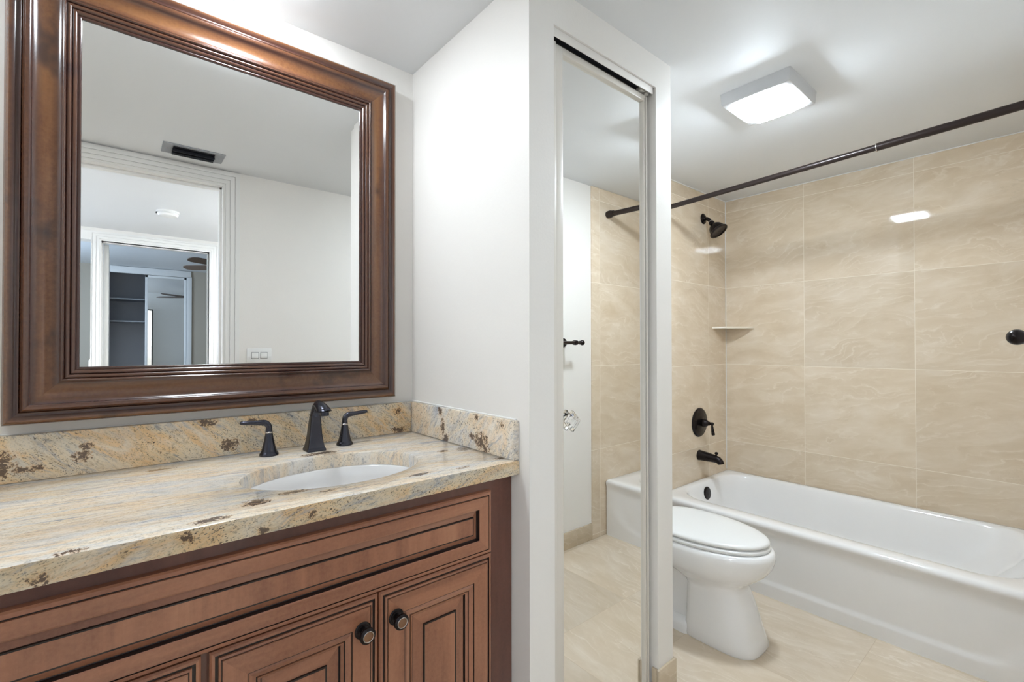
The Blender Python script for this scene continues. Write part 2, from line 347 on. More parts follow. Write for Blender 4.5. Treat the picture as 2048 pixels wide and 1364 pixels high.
class MB:
    def __init__(s): s.bm = bmesh.new(); s.mi = 0
    def quad(s, pts, mi=None):
        f = s.bm.faces.new([s.bm.verts.new(p) for p in pts]); f.material_index = s.mi if mi is None else mi
        return f
    def box(s, x0, x1, y0, y1, z0, z1, bev=0.0, seg=2, mi=None):
        b2 = bmesh.new()
        bmesh.ops.create_cube(b2, size=1)
        for v in b2.verts:
            v.co = Vector(((x0+x1)/2+v.co.x*(x1-x0), (y0+y1)/2+v.co.y*(y1-y0), (z0+z1)/2+v.co.z*(z1-z0)))
        if bev: bmesh.ops.bevel(b2, geom=list(b2.edges), offset=bev, segments=seg, profile=0.5, affect='EDGES')
        s.add(b2, mi)
        return s
    def add(s, b2, mi=None, mat=None):
        if mat is not None: b2.transform(mat)
        for f in b2.faces: f.material_index = s.mi if mi is None else mi
        me = bpy.data.meshes.new('tmp'); b2.to_mesh(me); b2.free()
        s.bm.from_mesh(me); bpy.data.meshes.remove(me)
    def loops(s, loops, closed=True, cap0=False, cap1=False, mi=None):
        """skin a list of vertex loops of equal length; mi may be a list, one per band"""
        rows = [[s.bm.verts.new(p) for p in lp] for lp in loops]
        n = len(rows[0])
        for k in range(len(rows)-1):
            m = mi[k] if isinstance(mi, (list, tuple)) else (s.mi if mi is None else mi)
            for i in range(n if closed else n-1):
                j = (i+1) % n
                try:
                    f = s.bm.faces.new((rows[k][i], rows[k][j], rows[k+1][j], rows[k+1][i])); f.material_index = m
                except ValueError: pass
        mm = s.mi if (mi is None or isinstance(mi, (list, tuple))) else mi
        if cap0: s.bm.faces.new(rows[0][::-1]).material_index = mm
        if cap1: s.bm.faces.new(rows[-1]).material_index = mm
        return rows
    def lathe(s, org, axis, prof, n=32, mi=None, cap=True):
        """prof: list of (distance along axis, radius)"""
        ax = Vector(axis).normalized(); org = Vector(org)
        t = Vector((0, 0, 1)) if abs(ax.z) < 0.9 else Vector((1, 0, 0))
        u = ax.cross(t).normalized(); w = ax.cross(u)
        lps = [[org+ax*d+(u*math.cos(2*math.pi*i/n)+w*math.sin(2*math.pi*i/n))*max(r, 1e-5) for i in range(n)] for d, r in prof]
        s.loops(lps, cap0=cap, cap1=cap, mi=mi)
        return s
    def tube(s, pts, rad, n=16, mi=None, sec=None):
        """sweep a round (or given) section along pts with radii"""
        pts = [Vector(p) for p in pts]
        if not isinstance(rad, (list, tuple)): rad = [rad]*len(pts)
        lps = []; prev = None
        for i, p in enumerate(pts):
            d = (pts[min(i+1, len(pts)-1)]-pts[max(i-1, 0)]).normalized()
            if prev is None:
                t = Vector((0, 0, 1)) if abs(d.z) < 0.9 else Vector((1, 0, 0))
                u = d.cross(t).normalized()
            else:
                u = (prev-d*prev.dot(d)).normalized()
            w = d.cross(u); prev = u
            lp = []
            for k in range(n):
                a = 2*math.pi*k/n
                cu, cw = math.cos(a), math.sin(a)
                if sec:
                    e = sec; cu = math.copysign(abs(cu)**e, cu); cw = math.copysign(abs(cw)**e, cw)
                r = rad[i]
                ru, rw = r if isinstance(r, tuple) else (r, r)
                lp.append(p+u*cu*ru+w*cw*rw)
            lps.append(lp)
        s.loops(lps, cap0=True, cap1=True, mi=mi)
        return s
    def build(s, name, mats, parent=None, smooth=35, origin=None, loc=None):
        if not isinstance(mats, (list, tuple)): mats = [mats]
        bmesh.ops.remove_doubles(s.bm, verts=s.bm.verts, dist=1e-5)
        bmesh.ops.recalc_face_normals(s.bm, faces=s.bm.faces)
        if parent is not None:
            o0 = ORG[parent.name]; own = Vector(o0)
        else:
            if origin is None:
                c = [v.co for v in s.bm.verts]
                lo = [min(v[i] for v in c) for i in range(3)]; hi = [max(v[i] for v in c) for i in range(3)]
                origin = ((lo[0]+hi[0])/2, (lo[1]+hi[1])/2, lo[2])
            own = Vector(origin)
        for v in s.bm.verts: v.co -= own
        me = bpy.data.meshes.new(name); s.bm.to_mesh(me); s.bm.free()
        for m in mats: me.materials.append(m)
        o = bpy.data.objects.new(name, me); link(o, parent)
        if parent is None: o.location = own
        ORG[o.name] = own
        if smooth:
            for p in me.polygons: p.use_smooth = True
            me.set_sharp_from_angle(angle=math.radians(smooth))
        return o
def struct(o): o['kind'] = 'structure'; return o
def rrect(cx, cy, hx, hy, r, z, nc=8, ms=12):
    """rounded rectangle loop in a level plane, always 4*(nc+ms) points"""
    r = min(r, hx-1e-4, hy-1e-4)
    out = []
    cs = [(cx+hx-r, cy+hy-r, 0), (cx-hx+r, cy+hy-r, 90), (cx-hx+r, cy-hy+r, 180), (cx+hx-r, cy-hy+r, 270)]
    for k in range(4):
        x, y, a0 = cs[k]; x2, y2, a2 = cs[(k+1) % 4]
        for i in range(nc):
            a = math.radians(a0+90*i/(nc-1)); out.append(Vector((x+r*math.cos(a), y+r*math.sin(a), z)))
        pa = out[-1]; a = math.radians(a2); pb = Vector((x2+r*math.cos(a), y2+r*math.sin(a), z))
        for i in range(1, ms+1): out.append(pa.lerp(pb, i/(ms+1)))
    return out
def smoothstep(a, b, x):
    t = max(0, min(1, (x-a)/(b-a))); return t*t*(3-2*t)
def arc(c, r, a0, a1, n, plane):
    """points on an arc; plane gives two unit vectors"""
    u, w = Vector(plane[0]), Vector(plane[1]); c = Vector(c)
    return [c+u*r*math.cos(math.radians(a0+(a1-a0)*i/n))+w*r*math.sin(math.radians(a0+(a1-a0)*i/n)) for i in range(n+1)]

# ---------------------------------------------------------------- room shell
XL, XC, XE, XB = -0.95, 0.8033, 1.4645, 3.143     # left wall, closet pier face, closet outer face, wall behind the tub
YW, YA, YD = -0.03, 1.504, 0.8871                  # doorway wall, vanity wall, closet front
ZC = 2.133
struct(MB().box(XL-0.1, XB+0.1, -7.2, YA+0.12, -0.06, 0.0).build('floor', M['tile_floor'], smooth=0))
struct(MB().box(XL-0.1, XB+0.1, -2.16, YA+0.12, ZC, ZC+0.08).build('ceiling', M['ceiling'], smooth=0))
struct(MB().box(XL-0.1, XB+0.12, YA, YA+0.12, 0, ZC).build('wall_back', M['wall'], smooth=0))
struct(MB().box(XL-0.1, XL, -0.15, YA, 0, ZC).build('wall_left', M['wall'], smooth=0))
struct(MB().box(XB, XB+0.1, -0.15, YA, 0, ZC).build('wall_right', M['wall'], smooth=0))
# doorway wall (behind the camera, seen in both mirrors)
DX0, DX1, DZ = -0.36, 0.443, 2.045
m = MB()
m.box(XL-0.1, DX0-0.012, YW-0.12, YW, 0, ZC); m.box(DX1+0.012, XB+0.1, YW-0.12, YW, 0, ZC); m.box(DX0-0.012, DX1+0.012, YW-0.12, YW, DZ+0.012, ZC)
struct(m.build('wall_front', M['wall'], smooth=0))
# closet: two piers and a header round the opening
OX0, OX1, OZ = 0.8935, 1.3745, 2.029
m = MB()
m.box(XC, OX0, YD, YA, 0, ZC); m.box(OX1, XE, YD, YA, 0, ZC); m.box(OX0, OX1, YD, YD+0.09, OZ, ZC); m.box(1.356, OX1, 0.938, 0.96, 0, OZ)
struct(m.build('wall_closet', M['wall'], smooth=0))
# tile cladding of the tub alcove
TX0 = 2.225
struct(MB().box(TX0, XB, YA-0.009, YA+0.001, 0.0, ZC, 0.0015).build('wall_faucet_tile', M['tile_f'], smooth=0))
struct(MB().box(XB-0.009, XB+0.001, YW, YA, 0.0, ZC, 0.0015).build('wall_tub_tile', M['tile_b'], smooth=0))
struct(MB().box(TX0-0.03, XB, YW-0.001, YW+0.009, 0.0, ZC, 0.0015).build('wall_head_tile', M['tile_o'], smooth=0))
# pale caulk line where the tile meets the ceiling
m = MB(); m.box(XB-0.014, XB-0.008, YW, YA-0.008, ZC-0.004, ZC); m.box(TX0, XB-0.008, YA-0.014, YA-0.008, ZC-0.004, ZC); m.box(XB-0.0125, XB-0.008, YA-0.0125, YA-0.008, 0.34, ZC-0.004)
struct(m.build('trim_1', M['trim'], smooth=0))
# tile baseboards
def base(name, *boxes):
    m = MB()
    for b in boxes: m.box(*b, 0.0, 0.098, 0.003)
    return struct(m.build(name, M['tile_base'], smooth=30))
base('baseboard_closet', (OX1-0.009, XE+0.009, YD-0.009, YD+0.0), (OX1-0.009, OX1, YD, YD+0.02), (XE, XE+0.009, YD, YA-0.0), (XC, OX0, YD-0.009, YD))
base('baseboard_front', (DX1+0.09, TX0-0.031, YW, YW+0.010))
base('baseboard_back', (XE+0.009, TX0, YA-0.010, YA))

def casing(name, x0, x1, zt, y, dirn, w=0.08, t=0.018, left=True):
    """stepped door casing round an opening on the wall face y, standing out in direction dirn"""
    m = MB()
    steps = [(0.0, 0.6), (0.012, 1.0), (0.030, 0.75), (0.034, 1.0), (0.054, 0.7), (0.058, 0.95), (0.07, 0.7)]
    for a, (o0, h) in enumerate(steps):
        o1 = steps[a+1][0] if a+1 < len(steps) else w
        yy = sorted((y, y+dirn*t*h))
        m.box(x1+o0, x1+o1, yy[0], yy[1], 0, zt+o1)
        m.box(x0-o1, x0-o0, yy[0], yy[1], 0, zt+o1)
        m.box(x0-o0, x1+o0, yy[0], yy[1], zt+o0, zt+o1)
    return struct(m.build(name, M['trim'], smooth=0))
def jamb(name, x0, x1, zt, y0, y1):
    m = MB(); m.box(x0-0.012, x0, y0, y1, 0, zt); m.box(x1, x1+0.012, y0, y1, 0, zt); m.box(x0-0.012, x1+0.012, y0, y1, zt, zt+0.012)
    ym = (y0+y1)/2
    m.box(x0, x0+0.01, ym-0.02, ym+0.02, 0, zt); m.box(x1-0.01, x1, ym-0.02, ym+0.02, 0, zt); m.box(x0, x1, ym-0.02, ym+0.02, zt-0.01, zt)
    return struct(m.build(name, M['trim'], smooth=0))
casing('trim_2', DX0, DX1, DZ, YW, 1)
jamb('trim_3', DX0, DX1, DZ, YW-0.12, YW)

# ---------------------------------------------------------------- hall and bedroom seen through the doorway in the mirror
Y2, YB, ZB = -2.15, -6.75, 2.44
struct(MB().box(-1.5, -1.4, Y2, -0.15, 0, ZC).build('wall_hall_left', M['wall'], smooth=0))
struct(MB().box(1.7, 1.8, Y2, -0.15, 0, ZC).build('wall_hall_right', M['wall'], smooth=0))
B0, B1, BZ = -0.10, 0.650, 2.030
L0, L1 = -0.90, -0.175
m = MB()
m.box(-2.3, L0, Y2-0.12, Y2, 0, ZB); m.box(L1, B0, Y2-0.12, Y2, 0, BZ+0.01); m.box(B1, 3.6, Y2-0.12, Y2, 0, ZB); m.box(L0, B1, Y2-0.12, Y2, BZ, ZB)
struct(m.build('wall_bedroom_front', M['wall'], smooth=0))
casing('trim_4', B0, B1, BZ, Y2, 1, w=0.075)
struct(MB().box(L0-0.06, L1, Y2, Y2+0.014, BZ, BZ+0.075, 0.002).build('trim_5', M['trim'], smooth=0))
jamb('trim_6', B0, B1, BZ, Y2-0.12, Y2)
struct(MB().box(-2.3, 3.6, YB-0.9, Y2-0.12, ZB, ZB+0.08).build('ceiling_bedroom', M['ceiling'], smooth=0))
m = MB(); CX0, CX1 = -0.13, 0.95
m.box(-2.3, CX0, YB-0.1, YB, 0, ZB); m.box(CX1, 3.6, YB-0.1, YB, 0, ZB)
struct(m.build('wall_bedroom_back', M['wall_tan'], smooth=0))
struct(MB().box(3.5, 3.6, YB, Y2-0.12, 0, ZB).build('wall_bedroom_right', M['wall_tan'], smooth=0))
struct(MB().box(-2.3, -2.2, YB, Y2-0.12, 0, ZB).build('wall_bedroom_left', M['wall_tan'], smooth=0))
m = MB(); m.box(CX0-0.1, CX1+0.1, YB-0.8, YB-0.7, 0, ZB); m.box(CX0-0.1, CX0, YB-0.7, YB-0.1, 0, ZB); m.box(CX1, CX1+0.1, YB-0.7, YB-0.1, 0, ZB)
struct(m.build('wall_wardrobe', M['closet_dark'], smooth=0))
struct(MB().box(-2.2, 3.5, YB-0.7, Y2-0.125, 0.0, 0.012).build('floor_bedroom', M['carpet'], smooth=0))
# white frame of the wardrobe opening
m = MB()
m.box(CX0, CX1+0.02, YB-0.04, YB+0.03, 2.33, ZB-0.005, 0.003); m.box(CX1-0.04, CX1+0.03, YB-0.04, YB+0.03, 0, 2.34, 0.003); m.box(CX0-0.03, CX0+0.04, YB-0.04, YB+0.03, 0, 2.34, 0.003)
struct(m.build('trim_7', M['trim'], smooth=30))
# sliding mirrored wardrobe door
o = thing('sliding_mirror_door', 'mirrored sliding wardrobe door beside the dark open shelves, seen through the hall', 'door', (0.64, YB-0.02, 0.012))
m = MB(); a, b = 0.35, CX1-0.045
m.box(a, a+0.035, YB-0.035, YB-0.005, 0.012, 2.325, 0.002); m.box(b-0.03, b, YB-0.035, YB-0.005, 0.012, 2.325, 0.002); m.box(a, b, YB-0.035, YB-0.005, 2.29, 2.325, 0.002); m.box(a, b, YB-0.035, YB-0.005, 0.012, 0.05, 0.002)
m.build('frame', M['trim'], o)
MB().box(a+0.02, b-0.02, YB-0.028, YB-0.018, 0.04, 2.30).build('mirror_panel', M['mirror'], o, smooth=0)
for z, gl in ((1.942, 'grey wardrobe shelf high up in the dark open wardrobe'), (1.576, 'grey wardrobe shelf lower down in the dark open wardrobe')):
    tag(MB().box(CX0+0.001, CX1-0.001, YB-0.69, YB-0.16, z-0.02, z, 0.002).build('wardrobe_shelf', M['steel'], smooth=0), gl, 'shelf', 'wardrobe shelves')
# bedroom door, swung open
o = thing('bedroom_door', 'white bedroom door standing open edge-on behind the hall doorway', 'door', (B0+0.02, Y2-0.12, 0.012))
MB().box(B0+0.010, B0+0.045, Y2-0.88, Y2-0.13, 0.014, BZ-0.005, 0.002).build('slab', M['trim'], o)
for z in (0.25, 1.05, 1.80):
    MB().lathe((B0-0.004, Y2-0.1265, z-0.045), (0, 0, 1), [(0, 0.0055), (0.09, 0.0055)], 12).build('hinge', M['nickel'], o)
# ceiling fan
fc = Vector((1.25, -4.25, 2.44))
o = thing('ceiling_fan', 'brown bladed ceiling fan hanging in the bedroom beyond the hall', 'fan', (fc.x, fc.y, 2.44))
MB().lathe(fc, (0, 0, -1), [(0, 0.0), (0, 0.065), (0.02, 0.07), (0.05, 0.03), (0.05, 0.014), (0.15, 0.014)], 24).build('downrod', M['fan_blade'], o)
MB().lathe(fc, (0, 0, -1), [(0.13, 0.03), (0.15, 0.09), (0.22, 0.11), (0.27, 0.09), (0.29, 0.05), (0.33, 0.05), (0.35, 0.0)], 28).build('motor', M['fan_blade'], o)
for k in range(5):
    a = math.radians(146+72*k); d = Vector((math.cos(a), math.sin(a), 0)); e = Vector((-d.y, d.x, -0.32)).normalized()
    c = Vector((fc.x, fc.y, 2.215)); m = MB(); up = d.cross(e)*0.004
    prof = [(0.10, 0.02), (0.16, 0.05), (0.40, 0.068), (0.64, 0.066), (0.70, 0.045), (0.72, 0.01)]
    m.loops([[c+d*r-e*w-up, c+d*r+e*w-up, c+d*r+e*w+up, c+d*r-e*w+up] for r, w in prof], cap0=True, cap1=True)
    m.build('blade', M['fan_blade'], o)
# smoke detector on the hall ceiling
sd = (0.277, -1.21, ZC)
o = thing('smoke_detector', 'round white smoke detector on the hall ceiling beyond the doorway', 'smoke detector', sd)
MB().lathe(sd, (0, 0, -1), [(0, 0.0), (0, 0.068), (0.012, 0.068)], 32).build('mounting_plate', M['plastic'], o)
MB().lathe(sd, (0, 0, -1), [(0.012, 0.062), (0.022, 0.064), (0.034, 0.056), (0.038, 0.04), (0.040, 0.0)], 32, ).build('cover', M['plastic'], o)
MB().box(sd[0]-0.070, sd[0]-0.058, sd[1]-0.012, sd[1]+0.012, ZC-0.022, ZC-0.013).build('sensor_slot', M['dark'], o)

# ---------------------------------------------------------------- square ceiling lights
def ceiling_light(cx, cy, mat, label, hx=0.131, hy=0.124):
    o = thing('ceiling_light', label, 'ceiling light', (cx, cy, ZC), 'square ceiling lights')
    z1 = ZC-0.046
    m = MB()
    m.loops([rrect(cx, cy, hx, hy, 0.002, ZC, 3, 3), rrect(cx, cy, hx-0.004, hy-0.004, 0.002, z1+0.002, 3, 3), rrect(cx, cy, hx-0.007, hy-0.007, 0.002, z1, 3, 3), rrect(cx, cy, hx-0.031, hy-0.031, 0.002, z1, 3, 3), rrect(cx, cy, hx-0.032, hy-0.032, 0.002, z1+0.016, 3, 3)], cap0=True, cap1=True)
    m.build('housing', M['housing'], o, smooth=30)
    m = MB()
    m.loops([rrect(cx, cy, hx-0.041, hy-0.041, 0.004, z1+0.014, 4, 3), rrect(cx, cy, hx-0.041, hy-0.041, 0.004, z1+0.001, 4, 3), rrect(cx, cy, hx-0.052, hy-0.052, 0.006, z1-0.020, 4, 3), rrect(cx, cy, hx-0.060, hy-0.060, 0.006, z1-0.026, 4, 3)], cap0=True, cap1=True)
    m.build('diffuser', mat, o, smooth=30)
    return o
ceiling_light(1.909, 0.742, M['lamp_tub'], 'square white ceiling light glowing between the closet and curtain rod')
def round_light(x, y, label, lamp):
    o = thing('round_ceiling_light', label, 'ceiling light', (x, y, ZC), 'round ceiling lights over the vanity')
    MB().lathe((x, y, ZC), (0, 0, -1), [(0, 0.072), (0, 0.094), (0.004, 0.092), (0.006, 0.080), (0.003, 0.072)], 48, cap=False).build('trim_ring', M['trim'], o)
    MB().lathe((x, y, ZC), (0, 0, -1), [(0.0, 0.0731), (0.008, 0.072), (0.016, 0.066), (0.021, 0.05), (0.0235, 0.025), (0.024, 0.0)], 48, cap=False).build('lens', lamp, o)
round_light(0.27, 1.28, 'round white ceiling light just above the framed mirror beside the sink', M['lamp_vanity'])
round_light(-0.58, 1.25, 'added unseen round fill light over the bare end of the countertop', M['lamp_vanity_fill'])  # second lamp added out of view to brighten the vanity end
ceiling_light(1.05, -0.95, M['lamp_hall_fill'], 'added unseen square hall fill light on the light switch side of the doorway')  # both hall fixtures are added out of view to fill the bathroom
ceiling_light(-0.98, -0.80, M['lamp_hall_fill'], 'added unseen square hall fill light on the far side of the doorway from the light switch')

# ceiling register seen in the vanity mirror
vx0, vx1, vy0, vy1 = 0.162, 0.418, 0.080, 0.222
o = thing('ceiling_vent', 'grey metal ceiling vent with a dark slot near the doorway', 'vent', ((vx0+vx1)/2, (vy0+vy1)/2, ZC))
m = MB()
m.box(vx0, vx0+0.042, vy0, vy1, ZC-0.005, ZC, 0.001); m.box(vx1-0.042, vx1, vy0, vy1, ZC-0.005, ZC, 0.001); m.box(vx0+0.042, vx1-0.042, vy0, vy0+0.022, ZC-0.005, ZC, 0.001); m.box(vx0+0.042, vx1-0.042, vy1-0.022, vy1, ZC-0.005, ZC, 0.001)
m.build('plate', M['steel'], o, smooth=30)
MB().box(vx0+0.040, vx1-0.040, vy0+0.02, vy1-0.02, ZC-0.002, ZC-0.0005).build('duct_opening', M['dark'], o, smooth=0)
for k, yy in enumerate((0.112, 0.140, 0.168)):
    m = MB(); m.loops([[Vector((x, yy-0.014, ZC-0.003)), Vector((x, yy+0.006, ZC-0.022)), Vector((x, yy+0.010, ZC-0.022)), Vector((x, yy-0.010, ZC-0.002))] for x in (vx0+0.041, vx1-0.041)], cap0=True, cap1=True)
    m.build('louver', M['dark'] if k else M['steel'], o, smooth=0)
for x in (vx0+0.02, vx1-0.02):
    MB().lathe((x, (vy0+vy1)/2, ZC-0.005), (0, 0, -1), [(0, 0.004), (0.0015, 0.003)], 10).build('screw', M['nickel'], o)

# light switch on the doorway wall
sx0, sx1, sz0, sz1 = 0.562, 0.690, 1.036, 1.152
o = thing('light_switch', 'white double rocker light switch on the wall beside the doorway casing', 'light switch', ((sx0+sx1)/2, YW, sz0))
MB().box(sx0, sx1, YW, YW+0.006, sz0, sz1, 0.003).build('plate', M['plastic'], o)
for c in (-0.023, 0.023):
    x = (sx0+sx1)/2+c
    MB().box(x-0.0185, x+0.0185, YW+0.0055, YW+0.0066, 1.094-0.036, 1.094+0.036).build('rocker_recess', M['slot'], o, smooth=0)
    MB().box(x-0.0165, x+0.0165, YW+0.006, YW+0.0105, 1.094-0.033, 1.094+0.033, 0.002).build('rocker', M['plastic'], o)

# ---------------------------------------------------------------- vanity cabinet
YF0, YP = 0.957, 0.937      # face frame, panel faces
ZF0, ZF1 = 0.10, 0.8325
cab = thing('vanity_cabinet', 'reddish brown glazed wood vanity cabinet under the granite countertop', 'cabinet', (0.0, 1.2, 0.0))
m = MB()
xa, xb = XL+0.002, XC-0.0015
m.box(xa, xb, YF0, YF0+0.02, ZF0, ZF1, 0.001)
m.box(xa, xa+0.018, YF0+0.02, YA-0.001, ZF0, ZF1); m.box(xb-0.018, xb, YF0+0.02, YA-0.001, ZF0, ZF1)
m.box(xa+0.018, xb-0.018, YA-0.012, YA-0.001, ZF0, ZF1); m.box(xa+0.018, xb-0.018, YF0+0.02, YA-0.012, ZF0, ZF0+0.018)
m.box(xa, xb, YF0+0.07, YF0+0.088, 0.0, ZF0)
m.build('carcass', M['wood_stile'], cab, smooth=30)
def panel(name, x0, x1, z0, z1, prof, parent, mats, bands, y_base=YF0):
    """mitred raised panel: prof = (inset, height out of the face frame), bands = material slot per ring; slots 0/1 level/upright wood, 2 glaze"""
    m = MB()
    pts = [[Vector((x0+i, y_base-h, z0+i)), Vector((x1-i, y_base-h, z0+i)), Vector((x1-i, y_base-h, z1-i)), Vector((x0+i, y_base-h, z1-i))] for i, h in prof]
    for k in range(len(pts)-1):
        for s in range(4):
            j = (s+1) % 4
            mi = 2 if bands[k] == 'g' else (0 if s in (0, 2) else 1)
            m.quad((pts[k][s], pts[k][j], pts[k+1][j], pts[k+1][s]), mi)
    m.quad(pts[-1], 1)
    o = m.build(name, mats, parent, smooth=0)
    return o
WM = [M['wood_h'], M['wood_v'], M['glaze']]
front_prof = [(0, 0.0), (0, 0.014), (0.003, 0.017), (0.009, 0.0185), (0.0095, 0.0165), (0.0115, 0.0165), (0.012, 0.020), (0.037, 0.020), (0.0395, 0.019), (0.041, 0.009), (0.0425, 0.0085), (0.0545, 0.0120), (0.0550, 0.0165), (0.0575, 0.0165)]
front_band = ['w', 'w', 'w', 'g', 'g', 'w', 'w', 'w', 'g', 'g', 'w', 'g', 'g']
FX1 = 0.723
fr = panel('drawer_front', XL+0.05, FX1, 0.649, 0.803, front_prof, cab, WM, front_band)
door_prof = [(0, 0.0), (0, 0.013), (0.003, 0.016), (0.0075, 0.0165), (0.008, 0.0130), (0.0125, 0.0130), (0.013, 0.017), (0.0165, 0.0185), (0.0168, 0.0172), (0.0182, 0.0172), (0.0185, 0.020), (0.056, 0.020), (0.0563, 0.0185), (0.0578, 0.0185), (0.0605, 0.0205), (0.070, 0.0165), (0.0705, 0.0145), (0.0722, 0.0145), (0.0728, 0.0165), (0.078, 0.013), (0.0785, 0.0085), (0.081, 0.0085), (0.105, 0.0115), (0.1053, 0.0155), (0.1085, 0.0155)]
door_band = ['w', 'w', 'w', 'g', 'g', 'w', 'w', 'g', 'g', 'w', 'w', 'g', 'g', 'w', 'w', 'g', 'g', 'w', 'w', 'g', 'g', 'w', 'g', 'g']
def knob(x, z, parent):
    y = YF0-0.020
    m = MB().lathe((x, y+0.001, z), (0, -1, 0), [(0, 0.0165), (0.002, 0.0172), (0.004, 0.015), (0.0045, 0.0125), (0.0065, 0.0115), (0.008, 0.0075), (0.014, 0.0065), (0.018, 0.009), (0.021, 0.0145), (0.024, 0.0165), (0.028, 0.0160), (0.0305, 0.0125), (0.0312, 0.0112)], 32, mi=0, cap=False)
    m.lathe((x, y+0.001, z), (0, -1, 0), [(0.0312, 0.0112), (0.0318, 0.0105), (0.0312, 0.0096)], 32, mi=1, cap=False)
    m.lathe((x, y+0.001, z), (0, -1, 0), [(0.0312, 0.0096), (0.0298, 0.0085), (0.0305, 0.006), (0.0312, 0.0)], 32, mi=2, cap=False)
    return m.build('knob', [M['bronze'], M['nickel'], M['bronze_rim']], parent)
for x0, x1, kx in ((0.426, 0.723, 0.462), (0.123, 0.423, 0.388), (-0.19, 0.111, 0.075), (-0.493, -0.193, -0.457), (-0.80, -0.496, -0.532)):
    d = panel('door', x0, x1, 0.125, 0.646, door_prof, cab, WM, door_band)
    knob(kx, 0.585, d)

# ---------------------------------------------------------------- countertop with sink cut-out
ZT, ZU = 0.8695, 0.8328
SXc, SYc, SA, SB = 0.412, 1.157, 0.205, 0.150
X0, X1, Y0, Y1 = XL+0.001, XC-0.001, 0.9256, YA-0.001
angs = [2*math.pi*i/120 for i in range(120)]
for cx_, cy_ in ((X0, Y0), (X1, Y0), (X1, Y1), (X0, Y1)): angs.append(math.atan2(cy_-SYc, cx_-SXc) % (2*math.pi))
angs = sorted(angs)
def ray_rect(a, dx):
    c, s_ = math.cos(a), math.sin(a); ts = []
    if c > 1e-9: ts.append((X1-dx-SXc)/c)
    if c < -1e-9: ts.append((X0+dx-SXc)/c)
    if s_ > 1e-9: ts.append((Y1-dx-SYc)/s_)
    if s_ < -1e-9: ts.append((Y0+dx-SYc)/s_)
    t = min(ts); return Vector((SXc+c*t, SYc+s_*t, 0))
def ell(a, k):
    c, s_ = math.cos(a), math.sin(a); r = 1/math.sqrt((c/(SA+k))**2+(s_/(SB+k))**2)
    return Vector((SXc+c*r, SYc+s_*r, 0))
zz = Vector((0, 0, 1))
seq = [[ray_rect(a, 0)+zz*ZU for a in angs], [ray_rect(a, 0)+zz*(ZT-0.006) for a in angs], [ray_rect(a, 0.0018)+zz*(ZT-0.0018) for a in angs], [ray_rect(a, 0.006)+zz*ZT for a in angs],
       [ell(a, 0.006)+zz*ZT for a in angs], [ell(a, 0.0018)+zz*(ZT-0.0018) for a in angs], [ell(a, 0)+zz*(ZT-0.006) for a in angs], [ell(a, 0)+zz*ZU for a in angs], [ray_rect(a, 0)+zz*ZU for a in angs]]
m = MB(); m.loops(seq); ct = m.build('countertop', [M['granite_top'], M['granite_edge']], smooth=35)
for p_ in ct.data.polygons: p_.material_index = 1 if abs(p_.normal.y) > 0.9 and p_.center.y+ORG[ct.name].y < Y0+0.01 else 0
tag(ct, 'cream granite countertop with dark blotches around the oval sink', 'countertop')
tag(MB().box(X0, XC-0.0205, 1.4758, YA-0.001, ZT+0.0003, 0.9716, 0.0015).build('backsplash', M['granite_splash']), 'long granite backsplash strip along the wall below the framed mirror', 'backsplash', 'granite splash strips')
tag(MB().box(0.7845, X1, Y0+0.002, YA-0.001, ZT+0.0003, 0.9716, 0.0015).build('side_splash', M['granite_side']), 'short granite splash strip against the bare white closet wall', 'backsplash', 'granite splash strips')
# thin white caulk bead over the splash
m = MB(); m.tube([(XC-0.003, Y0+0.01, 0.9725), (XC-0.003, YA-0.004, 0.9725)], 0.0028, 8); m.tube([(X0, YA-0.003, 0.9722), (XC-0.004, YA-0.003, 0.9722)], 0.002, 8)
struct(m.build('trim_8', M['trim']))
# undermount sink
o = thing('sink', 'white oval undermount sink set into the granite countertop', 'sink', (SXc, SYc, ZU-0.15))
m = MB(); N_ = 64
def sl(k, z): return [Vector((SXc+(SA+k)*math.cos(2*math.pi*i/N_), SYc+(SB+k)*math.sin(2*math.pi*i/N_), z)) for i in range(N_)]
def sk(f, z): return [Vector((SXc+SA*f*math.cos(2*math.pi*i/N_), SYc+SB*f*math.sin(2*math.pi*i/N_), z)) for i in range(N_)]
m.loops([sl(0.022, ZU-0.012), sl(0.022, ZU-0.0005), sl(-0.001, ZU-0.0005), sl(-0.004, ZU-0.003), sk(0.955, ZU-0.03), sk(0.91, ZU-0.06), sk(0.83, ZU-0.09), sk(0.70, ZU-0.112), sk(0.5, ZU-0.125), sk(0.25, ZU-0.131), sk(0.11, ZU-0.133)], cap1=True)
m.loops([sl(0.022, ZU-0.012), sk(1.0, ZU-0.03), sk(0.95, ZU-0.07), sk(0.8, ZU-0.11), sk(0.5, ZU-0.138), sk(0.12, ZU-0.145)], cap1=True)
m.build('bowl', M['basin'], o, smooth=60)
MB().lathe((SXc, SYc, ZU-0.1335), (0, 0, 1), [(0, 0.020), (0.002, 0.020), (0.003, 0.016), (0.005, 0.014), (0.006, 0.0)], 24).build('drain', M['bronze'], o)

